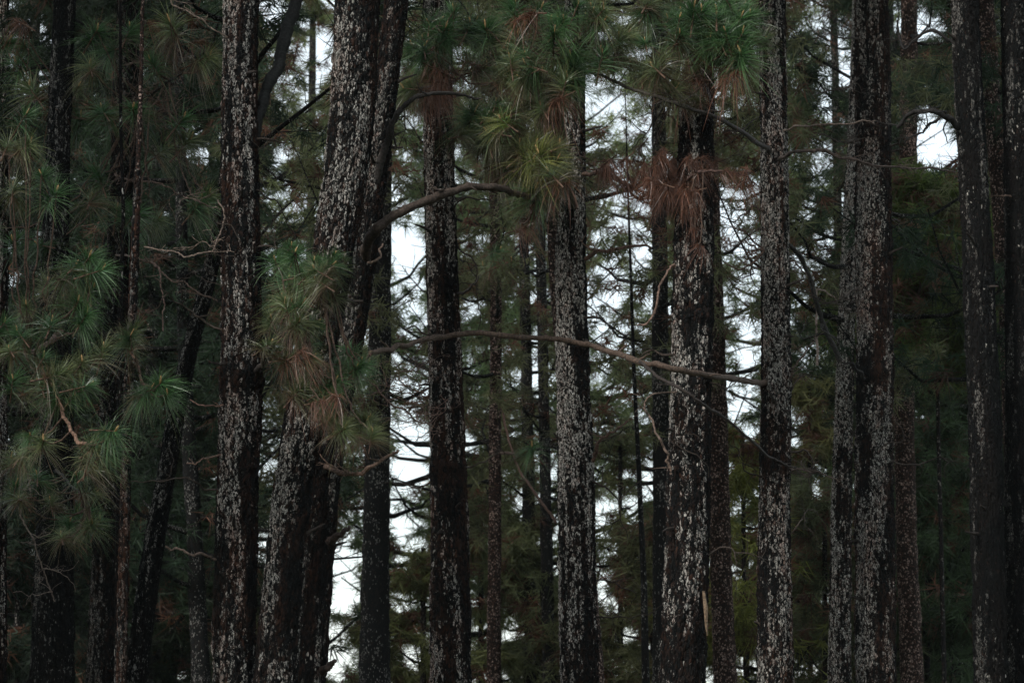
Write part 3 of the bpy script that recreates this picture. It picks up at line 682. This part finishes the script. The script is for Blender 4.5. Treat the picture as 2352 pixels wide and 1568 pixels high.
# young pines and thicket low in the picture
for i, (dx, Y, H, tint, label) in enumerate([
  (972, 36, 4.2, (.10,.12,.05), 'young pine low at the foot of the sky gap left of the third trunk'),
  (1105, 40, 6.2, (.09,.12,.055), 'young dusky pine low right of the third trunk'),
  (1245, 37, 5.0, (.08,.10,.05), 'young pine low beside the slim cream-flecked trunk'),
  (1425, 39, 6.2, (.10,.12,.055), 'young pine low between the cream-flecked and splintered pines'),
  (1500, 34, 4.4, (.07,.08,.04), 'small young pine low against the splintered pine'),
  (1715, 35, 4.3, (.075,.10,.045), 'young pine low between the pinkish stem and the fine-flecked pine'),
  (1860, 38, 7.0, (.095,.105,.045), 'olive young pine right of the fine-flecked pine'),
  (1895, 33, 4.8, (.06,.075,.04), 'young dark pine low beside the pale blotched stem'),
  (2130, 33, 5.6, (.035,.06,.03), 'young dark pine low in the right-hand hollow'),
  (400, 36, 6.0, (.04,.055,.032), 'young dark pine low left of the knotted trunk'),
  (40, 30, 4.6, (.014,.024,.015), 'young black pine in the lower left corner'),
  (660, 40, 7.0, (.085,.09,.045), 'brownish young pine behind the leaning pine, right of the knotted trunk')]):
    p = Pine(label, [(dx, 700, 5), (dx, 1100, 9), (dx, 1568, 14)], Y, M_bark_far, H=H, k=8, dz=.15, seed=700 + i * 3, name='young_pine')
    p.crown(.6, None, 2.0, 52, 22, (1.4 * tint[0], 1.3 * tint[1], 1.2 * tint[2]), gate=True, tsize=1.15, bare=.08)

# ================================================================ boughs, twigs and needle sprays of the near trees
t6 = T['sixth']
o, path = t6.branch([(1768,878,21.0),(1745,875,20.7),(1650,862,19.0),(1560,850,18.5),(1480,828,18.6),(1400,808,19.0),(1340,789,19.3),(1270,778,19.3),(1150,769,19.2),(1060,765,19.2),(1000,773,19.0),(940,790,18.6),(895,802,18.2),(850,815,17.8)],
                    13.5, 12, twigs=9, tl=.12, col=(.085,.058,.043), k=12, name='bough', label='long arching bare bough crossing the middle trunks', rough=.09)
t6.tufts(o, path, [(800,800,17.4,'green',1.0),(845,835,17.6,'green',.85),(780,860,17.3,'olive',.9)])
o, path = t6.branch([(1470,830,18.6),(1510,862,18.4),(1560,892,18.2),(1620,930,18.3),(1700,990,18.9),(1780,1055,20.2),(1830,1076,20.6)], 8, 5, twigs=6, tl=.15, col=(.04,.032,.028))
t6.branch([(1812,1075,21),(1850,1078,20.6),(1890,1085,20.5),(1930,1108,20.4)], 6, 2.5, twigs=10, tl=.28, col=(.08,.06,.05))
o, path = t6.branch([(1768,350,21),(1750,330,20.4),(1680,290,19.0),(1570,242,18.4),(1480,212,18.5),(1400,180,18.8),(1345,160,19)], 12, 5, twigs=9, tl=.25, col=(.05,.042,.036))
t6.branch([(1790,365,20.8),(1830,348,20.2),(1900,350,20),(1980,372,20),(2060,384,20.2),(2150,388,20.6),(2195,395,20.8)], 9, 3, twigs=12, tl=.3, col=(.06,.045,.038))
t6.branch([(1800,300,20.8),(1880,285,20.3),(1960,284,20.2),(2010,280,20.2)], 5, 3.5, twigs=3, tl=.2, col=(.11,.085,.07))
t6.branch([(1805,880,21),(1830,840,20.8),(1855,800,20.7),(1868,786,20.6)], 6, 3, twigs=5, tl=.25, col=(.12,.09,.075))
t6.branch([(1810,560,21),(1845,600,21.2),(1872,690,21.4),(1900,760,21.5),(1930,830,21.5)], 9, 13, col=(.03,.028,.025), twigs=3)
for a in [(1700,545,20.6),(1680,520,20.6),(1660,600,20.8)]:
    t6.branch([(1755,575,20.9),((a[0]+1755)/2,a[1]+20,20.8),a], 6, 2.5, twigs=7, tl=.3, col=(.10,.065,.05), name='dead_twig')

t = T['stub']
o, path = t.branch([(838,600,18.3),(850,545,18.0),(890,505,17.9),(960,468,17.9),(1050,437,18.0),(1120,430,18.1),(1180,443,18.3),(1230,460,18.5)], 25, 13, twigs=7, tl=.14, col=(.050,.036,.028), k=10, name='bough', label='dark bough arching right in front of the third trunk', rough=.10)
t.tufts(o, path, [(1215,470,18.9,'olive',1.0),(1180,400,18.9,'olive',.9),(1250,440,18.8,'green',.9),(1215,520,18.8,'dead',1.0),(1190,505,18.9,'dead',.9)])
t.branch([(862,430,18.3),(880,350,18.2),(900,290,18.1),(935,240,18.0),(985,215,18.0),(1060,218,18.2),(1100,228,18.3)], 20, 5, col=(.030,.026,.023), twigs=4, tl=.2, k=10)
t.branch([(742,1245,18.4),(765,1240,18.2),(785,1225,18.1),(802,1212,18.0)], 22, 7, col=(.06,.042,.034), name='broken_stub', rough=.25)
t.branch([(725,1545,18.4),(745,1535,18.2),(768,1518,18.1)], 26, 10, col=(.06,.042,.034), name='broken_stub', rough=.25)
o, path = t.branch([(745,1070,18.3),(775,1080,18.1),(810,1088,18.0),(850,1070,17.9),(890,1048,17.9),(915,1030,17.9)], 14, 6, twigs=4, tl=.25, col=(.16,.105,.08))
t.tufts(o, path, [(820,990,17.7,'olive',.85),(850,960,17.7,'olive',.8)])
t.branch([(880,560,18.3),(870,590,18.2),(845,605,18.2)], 4, 6, col=(.2,.14,.11), name='dead_twig')
t.branch([(800,830,18.3),(850,880,18.2),(900,930,18.4),(960,965,18.8),(985,972,19.2)], 6, 3, twigs=26, tl=.32, col=(.16,.10,.08), name='dead_twig')

t = T['main']
t.branch([(580,330,18.0),(596,265,18.05),(612,215,18.1),(640,140,18.2),(662,60,18.3),(685,-40,18.4)], 24, 30, col=(.016,.016,.015), k=12, name='limb', rough=.06)
t.branch([(500,460,17.95),(515,500,17.9),(505,545,17.85),(478,575,17.8),(440,590,17.8),(400,580,17.8),(330,570,17.9)], 4, 3, twigs=6, tl=.25, col=(.20,.15,.12), name='dead_twig')
t.branch([(505,480,17.95),(460,460,17.9),(420,450,17.9)], 3, 2, twigs=5, tl=.2, col=(.15,.11,.09), name='dead_twig')
t.branch([(522,85,17.9),(470,50,17.8),(430,25,17.8),(395,5,17.8),(385,-20,17.8)], 3.5, 3.5, twigs=4, tl=.25, col=(.2,.15,.12), name='dead_twig')
t.branch([(515,930,17.9),(480,932,17.8),(440,920,17.8)], 4, 3, col=(.22,.13,.10), name='dead_twig', twigs=1, tl=.1)
t.branch([(510,1045,17.9),(470,1052,17.8),(435,1065,17.8)], 5, 3, col=(.20,.13,.10), name='dead_twig', twigs=1, tl=.1)
t.branch([(495,1285,17.9),(450,1272,17.8),(405,1265,17.8),(380,1255,17.8)], 6, 4, col=(.14,.10,.08), name='dead_twig', twigs=2, tl=.1)
# dense clump of long needles in front of the leaning pine
o, path = t.branch([(590,860,17.9),(605,820,17.6),(640,770,17.2),(680,735,17.0),(730,700,16.9),(770,690,16.9)], 14, 6, col=(.04,.032,.028), twigs=2)
rr = np.random.default_rng(5)
tg = []
for cx, cy, n, sx, sy, kinds in [(700,600,9,52,30,['green']),(735,650,10,65,36,['green','green','olive']),(720,740,10,70,40,['olive','green']),(690,820,6,45,40,['dead','olive']),
                                 (740,900,7,60,30,['olive','green','dead']),(790,965,5,45,25,['olive']),(800,1000,3,30,18,['dead','olive']),(660,700,4,30,50,['olive','dead']),(770,860,4,30,30,['green'])]:
    for _ in range(n):
        tg.append((cx + rr.normal(0, sx * .75), cy + rr.normal(0, sy * .9), 16.9 + rr.uniform(-.35, .35), kinds[rr.integers(len(kinds))], .92))
t.tufts(o, path, tg)

# upper middle clumps belong to the slim cream-flecked pine
t = T['fourth']
o, path = t.branch([(1318,470,20.4),(1300,400,19.6),(1290,300,19.0),(1285,220,18.7),(1300,160,18.6),(1320,100,18.6)], 20, 8, col=(.05,.036,.03), twigs=2)
tg = []
for cx, cy, n, sx, sy, kinds in [(1310,100,7,45,35,['green']),(1280,170,7,50,25,['green','green','olive']),(1250,240,5,40,25,['olive','dead']),(1250,350,8,50,28,['olive']),
                                 (1280,420,6,35,40,['olive','green','dead']),(1210,100,6,60,40,['green','olive']),(1180,180,5,45,30,['olive','dead']),(1400,60,6,55,35,['green','olive']),(1400,130,3,40,20,['dead','green']),(1200,30,6,80,25,['green','dead']),(1330,20,5,70,20,['green'])]:
    for _ in range(n):
        tg.append((cx + rr.normal(0, sx * .6), cy + rr.normal(0, sy * .7), 18.5 + rr.uniform(-.35, .35), kinds[rr.integers(len(kinds))], 1.0))
t.tufts(o, path, tg)
t.branch([(1345,595,20.4),(1370,580,20.2),(1410,568,20.1),(1470,565,20.1),(1495,570,20.1)], 10, 5, col=(.15,.09,.07), twigs=5, tl=.25)
t.branch([(1340,400,20.4),(1375,395,20.2),(1410,405,20.2),(1445,425,20.2),(1480,420,20.2),(1520,390,20.0),(1560,370,19.9)], 11, 7, col=(.11,.07,.055), twigs=9, tl=.28)
tg = [(x, y, 19.2 + rr.uniform(-.2, .5), 'dead', .95) for x, y in [(1398,385),(1420,370),(1450,360),(1470,380),(1500,380),(1530,385),(1555,395),(1445,410),(1480,440),(1510,450),(1530,430),(1555,440),(1500,410),(1540,470),(1520,355)]]
t.tufts(o, t.path, [(a + rr.normal(0, 12), b_ + rr.normal(0, 10), c - .3, d, .68) for a, b_, c, d, e in tg for _ in range(3)])
t.branch([(1363,1060,20.4),(1370,1030,20.3),(1390,1000,20.2),(1418,985,20.2),(1440,965,20.3)], 9, 4, col=(.10,.06,.045), twigs=3, tl=.2)
t.branch([(1345,780,20.4),(1365,795,20.3),(1390,805,20.3)], 8, 4, col=(.03,.025,.022))

t = T['third']
o, path = t.branch([(1000,235,19.9),(975,200,19.4),(985,150,19.1),(1000,100,18.9),(1010,60,18.9)], 14, 8, col=(.045,.034,.03), twigs=3)
tg = []
for cx, cy, n, sx, sy, kinds in [(1000,110,6,60,30,['green','olive']),(985,185,7,45,22,['dead']),(1010,210,5,35,18,['dead','olive']),(930,210,5,45,30,['green','olive']),(1050,60,6,60,30,['green','dead']),(1090,150,5,50,40,['olive','dead']),(970,40,5,60,30,['green'])]:
    for _ in range(n):
        tg.append((cx + rr.normal(0, sx * .6), cy + rr.normal(0, sy * .7), 19.0 + rr.uniform(-.3, .3), kinds[rr.integers(len(kinds))], 1.0))
t.tufts(o, path, tg)
# clump with light green star between third and fourth trunks
o, path = t.branch([(1040,300,19.9),(1060,290,19.5),(1100,285,19.1),(1150,280,18.9),(1190,300,18.8)], 9, 5, col=(.05,.036,.03), twigs=1)
tg = []
for cx, cy, n, sx, sy, kinds in [(1150,270,8,50,30,['green','olive']),(1120,320,6,50,25,['olive']),(1230,345,8,45,25,['olive']),(1170,380,6,50,20,['dead','olive']),(1240,385,4,40,20,['dead'])]:
    for _ in range(n):
        tg.append((cx + rr.normal(0, sx * .6), cy + rr.normal(0, sy * .7), 18.7 + rr.uniform(-.3, .3), kinds[rr.integers(len(kinds))], 1.0))
tg += [(1238,352,18.3,'gold',1.15),(1225,365,18.35,'gold',1.0),(1150,275,18.4,'gold',.9),(1262,375,18.4,'gold',.9)]
t.tufts(o, path, tg)
t.branch([(1052,675,19.9),(1080,660,19.7),(1100,635,19.7)], 8, 3, col=(.03,.025,.022))
t.branch([(978,905,19.9),(955,900,19.8),(930,880,19.8),(905,870,19.8)], 4, 2, col=(.14,.09,.07), twigs=10, tl=.25, name='dead_twig')
t.branch([(985,830,19.9),(950,850,19.8),(925,845,19.8)], 3, 2, col=(.10,.07,.06), twigs=10, tl=.28, name='dead_twig')

# thick splintered pine: dead needles, splinter, top sprays
t = T['fifth']
o, path = t.branch([(1570,420,19.1),(1600,400,18.8),(1650,395,18.7),(1700,400,18.8),(1745,430,18.9)], 8, 4, col=(.09,.055,.045), twigs=4)
tg = [(x + rr.normal(0, 16), y + rr.normal(0, 10), 18.8 + rr.uniform(-.15, .3), 'dead', .68) for x, y in
      [(1575,365),(1590,370),(1610,365),(1640,370),(1660,385),(1680,395),(1700,405),(1710,425),(1690,430),(1590,400),(1570,400),(1600,470),(1590,490),(1610,520),(1605,545),(1620,380),(1655,365)]]
t.tufts(o, path, tg)
o, path = t.branch([(1600,180,19.1),(1630,150,18.8),(1665,110,18.6),(1695,85,18.5),(1710,60,18.5)], 14, 8, col=(.03,.025,.022), twigs=3)
tg = []
for cx, cy, n, sx, sy, kinds in [(1685,110,8,40,22,['green','olive']),(1640,90,6,45,25,['green']),(1650,30,7,60,25,['green']),(1720,35,6,50,25,['green']),(1600,120,5,45,30,['green','olive']),(1570,190,5,40,25,['olive','dead']),
                                 (1500,60,6,60,40,['green','olive']),(1520,130,6,50,40,['olive','dead']),(1580,40,5,50,25,['green']),(1700,160,3,30,15,['dead'])]:
    for _ in range(n):
        tg.append((cx + rr.normal(0, sx * .6), cy + rr.normal(0, sy * .7), 18.5 + rr.uniform(-.3, .3), kinds[rr.integers(len(kinds))], 1.0))
t.tufts(o, path, tg)
# pale curved dead twigs hanging left of it
t.branch([(1560,900,19.1),(1500,905,18.9),(1478,932,18.9),(1495,960,18.9),(1515,1010,18.9),(1532,1050,18.95),(1537,1092,19.0)], 3, 7, col=(.16,.115,.09), name='dead_twig', twigs=2, tl=.2, label='pale curved dead twig')
t.branch([(1552,610,19.1),(1530,625,19.0),(1515,680,18.9),(1500,720,18.9),(1480,745,18.9),(1462,748,18.9)], 5, 4, col=(.20,.13,.10), name='dead_twig', twigs=1, tl=.1)
mb = MB()
sp = np.array([P(1609,1362,19.0), P(1612,1400,18.99), P(1615,1440,18.98), P(1617,1462,19.0)])
sp[:, 1] -= .33
tube(mb, sp, [.010, .017, .012, .005], 6, 0, (.20, .14, .09), .6)
so = link('bark_splinter', mb.mesh('bark_splinter', [M_twig], t.base), t.root); so['label'] = 'long pale splinter of bare wood'

# right: dark arch of the nearly black pine
t = T['dark']
t.branch([(2220,310,19.0),(2190,285,18.9),(2160,262,18.8),(2125,252,18.8),(2090,265,18.9),(2065,290,19.0)], 15, 8, col=(.02,.018,.017), twigs=5, tl=.3, k=10)
t.branch([(2160,270,18.8),(2135,285,18.9),(2105,310,19.0),(2080,330,19.0)], 8, 3, col=(.02,.018,.017), twigs=5, tl=.25)
o, path = t.branch([(2190,100,19.0),(2140,70,19.0),(2080,110,19.1),(2060,50,19.1)], 9, 4, col=(.02,.018,.017), twigs=6, tl=.3)
T['edge'].branch([(2322,452,19.2),(2300,450,19.1),(2272,452,19.1)], 4, 3, col=(.12,.08,.06), name='dead_twig')

# seventh: twigs
t = T['seventh']
for y0, y1 in [(90,60),(180,215),(330,300),(660,700)]:
    t.branch([(1972,y0,21.8),(1930,(y0+y1)/2+8,21.5),(1880,y1,21.4)], 6, 2.5, twigs=9, tl=.35, col=(.05,.04,.034), name='dead_twig')
t.branch([(1985,870,21.7),(1960,840,21.5),(1935,835,21.5)], 8, 4, col=(.02,.018,.017))
T['pale'].branch([(1925,690,24.8),(1900,672,24.7),(1880,665,24.6),(1875,700,24.6),(1877,760,24.6),(1876,838,24.6)], 3, 6, col=(.26,.2,.17), name='dead_twig', label='pale straight dead twig hanging down')

# left: lit sprays of long needles
t = T['farleft']
o, path = t.branch([(140,760,18.9),(110,790,18.0),(60,810,17.0),(90,850,16.4),(140,870,16.0)], 14, 7, col=(.10,.06,.045), twigs=2)
tg = [(60,262,16.2,'green',1.15),(70,330,16.3,'olive',1.0),(130,440,16.2,'green',1.15),(95,400,16.3,'green',1.0),(30,430,16.1,'olive',1.0),(20,330,16.4,'olive',1.0),
      (40,760,16.2,'green',1.0),(10,740,16.2,'green',1.0),(60,700,16.4,'olive',.9),(20,800,16.0,'olive',1.0),(190,830,15.9,'olive',1.05),(150,860,15.9,'olive',1.0),(205,885,15.8,'green',1.1),
      (120,890,15.9,'green',1.0),(170,910,15.9,'green',.9),(90,880,16.0,'olive',1.0),(30,870,16.0,'green',1.0),(60,900,16.1,'olive',.9),(240,800,16.0,'olive',1.0),(100,820,16.1,'green',.9)]
t.tufts(o, path, tg)
o, path = t.branch([(115,880,16.0),(135,930,15.95),(155,970,15.9),(175,1005,15.85),(200,1018,15.8)], 8, 9, col=(.20,.12,.085), twigs=1, tl=.2)
tg = [(265,990,15.7,'green',1.2),(240,1010,15.8,'olive',1.05),(250,1030,15.9,'green',1.0),(215,1030,15.8,'olive',1.0),(100,1010,15.9,'olive',1.0),(70,1000,16.0,'green',.9),(60,1030,16.2,'olive',.9),(230,1060,16.0,'olive',1.0)]
t.tufts(o, path, tg)
o, path = t.branch([(150,660,18.9),(170,640,17.6),(190,620,16.6),(215,610,16.2)], 9, 6, col=(.07,.045,.035), twigs=1)
tg = [(205,590,16.1,'green',1.15),(175,610,16.2,'green',1.0),(150,640,16.3,'olive',1.0),(215,660,16.2,'green',1.05),(180,690,16.2,'green',1.0),(140,690,16.4,'olive',1.0),(200,720,16.1,'green',1.0),(110,650,16.5,'olive',1.0),(235,620,16.0,'green',1.0),(120,740,16.2,'green',.9)]
t.tufts(o, path, tg)
t = T['reddishthin']
o, path = t.branch([(302,800,17.1),(310,830,16.7),(325,870,16.5),(345,890,16.4)], 7, 6, col=(.12,.075,.055), twigs=1)
tg = [(368,880,16.3,'green',1.15),(345,895,16.4,'green',1.0),(335,905,16.5,'olive',.95),(300,770,16.3,'green',1.05),(280,790,16.4,'olive',1.0),(310,760,16.5,'olive',.95),(385,905,16.3,'green',.9)]
t.tufts(o, path, tg)
# dark sprays deeper on the left
t = T['secondleft']
o, path = t.branch([(285,250,19.8),(320,230,19.3),(370,200,19.0),(420,170,18.9)], 9, 5, col=(.03,.025,.022), twigs=5, tl=.4)
tg = []
for cx, cy, n, sx, sy in [(250,230,7,80,60),(380,140,8,80,70),(160,120,8,90,70),(220,420,6,70,60),(380,330,7,70,60),(440,450,5,40,50),(330,480,4,60,40),(60,100,8,70,60),(150,250,5,60,40),(250,60,6,80,40),(60,560,6,60,50),(430,60,5,50,50)]:
    for _ in range(max(1, n // 2)):
        tg.append((cx + rr.normal(0, sx * .7), cy + rr.normal(0, sy * .7), 19.2 + rr.uniform(-.6, .4), ['green','olive','dead'][rr.choice(3, p=[.5,.35,.15])], 1.05))
t.tufts(o, path, tg)
t.branch([(262,400,19.7),(300,415,19.3),(350,418,19.2),(385,430,19.2),(410,450,19.2)], 4, 3, twigs=6, tl=.35, col=(.16,.11,.09), name='dead_twig')
t.branch([(268,585,19.7),(310,595,19.2),(350,605,19.1),(390,640,19.1),(440,660,19.1),(500,690,19.2)], 5, 3.5, twigs=7, tl=.35, col=(.16,.11,.09), name='dead_twig')
t.branch([(352,605,19.1),(372,640,19.0),(374,700,19.0),(372,760,19.0)], 4, 3, twigs=2, tl=.2, col=(.18,.12,.1), name='dead_twig')
t.branch([(290,150,19.7),(330,140,19.3),(370,160,19.2),(400,180,19.2)], 5, 3, twigs=22, tl=.45, col=(.16,.11,.09), name='dead_twig')
t.branch([(290,260,19.7),(340,270,19.3),(380,250,19.2),(440,320,19.2)], 5, 3, twigs=18, tl=.45, col=(.16,.11,.09), name='dead_twig')
t = T['farleft']
t.branch([(95,1080,18.8),(60,1120,18.5),(50,1180,18.4),(80,1260,18.4),(110,1330,18.5),(125,1380,18.6)], 4, 3, twigs=8, tl=.35, col=(.18,.14,.12), name='dead_twig')
o, path = t.branch([(130,1080,18.8),(170,1120,18.2),(200,1160,17.9)], 7, 4, col=(.03,.025,.022), twigs=2)
tg = [(180 + rr.normal(0, 40), 1160 + rr.normal(0, 45), 17.9 + rr.uniform(-.4, .4), ['green','olive'][rr.integers(2)], .95) for _ in range(9)] + \
     [(40 + rr.normal(0, 30), 1130 + rr.normal(0, 50), 18.0 + rr.uniform(-.4, .4), ['green','olive'][rr.integers(2)], .95) for _ in range(6)]
t.tufts(o, path, tg)
# mid distance sprays between the third and fourth trunks
t = T['thin']
o, path = t.branch([(1138,600,32.8),(1150,590,31.5),(1160,580,30.5)], 8, 5, col=(.06,.04,.03))
t.tufts(o, path, [(1148,575,30.3,'green',1.5),(1130,600,30.4,'olive',1.4),(1175,600,30.4,'olive',1.4),(1110,610,30.6,'olive',1.3)])
t.branch([(1150,930,32.8),(1185,1060,32),(1215,1110,31.5),(1250,1160,31),(1280,1200,30.8)], 5, 7, col=(.07,.04,.03))
o, path = t.branch([(1150,1040,32.8),(1190,1045,31),(1220,1035,29.5)], 7, 5, col=(.06,.04,.03))
t.tufts(o, path, [(1222,1025,29.3,'green',1.3),(1205,1040,29.4,'olive',1.2)])

# ================================================================ unseen pines added beside the viewer to block light
proto = None
for i, (x, y) in enumerate([(9.5, 7), (7.2, 13), (8.5, -1), (15, 3), (-8.8, 13), (-9.8, 18), (-9, 4)]):
    if proto is None:
        proto = Pine('dense unseen pine added outside the picture to shade the stems', [(1176, 0, 60), (1176, 784, 70), (1176, 1568, 80)], 18, M_bark_far, H=15, k=12, dz=.15, seed=901, group='added shading pines outside the picture')
        proto.crown(2.0, None, 3.4, 90, 30, (.03, .05, .022), tsize=1.8, bare=.02, thick=1.4)
        proto.root.location = (x, y, 0)
    else:
        r = proto.root.copy(); COL.objects.link(r); r.location = (x, y, 0); r.rotation_euler = (0, 0, i * 1.3)
        for ch in proto.root.children:
            c = ch.copy(); COL.objects.link(c); c.parent = r

# ================================================================ air volume added to lift the blacks toward teal
mb = MB()
x0, x1, y0, y1, z0, z1 = -60, 60, -25, 110, -1.4, 32
v = [(x, y, z) for x in (x0, x1) for y in (y0, y1) for z in (z0, z1)]
mb.add(v, [(0, 1, 3, 2), (4, 6, 7, 5), (0, 4, 5, 1), (2, 3, 7, 6), (0, 2, 6, 4), (1, 5, 7, 3)], smooth=False)
m = bpy.data.materials.new('teal_lift'); m.use_nodes = True; m.node_tree.nodes.clear()
pv = m.node_tree.nodes.new('ShaderNodeVolumePrincipled'); ou = m.node_tree.nodes.new('ShaderNodeOutputMaterial')
pv.inputs['Color'].default_value = (.82, .95, 1.0, 1); pv.inputs['Density'].default_value = HAZE
m.node_tree.links.new(pv.outputs[0], ou.inputs['Volume'])
hz = link('haze', mb.mesh('haze', [m])); hz['kind'] = 'stuff'; hz['label'] = 'thin added veil lifting the darks to teal'
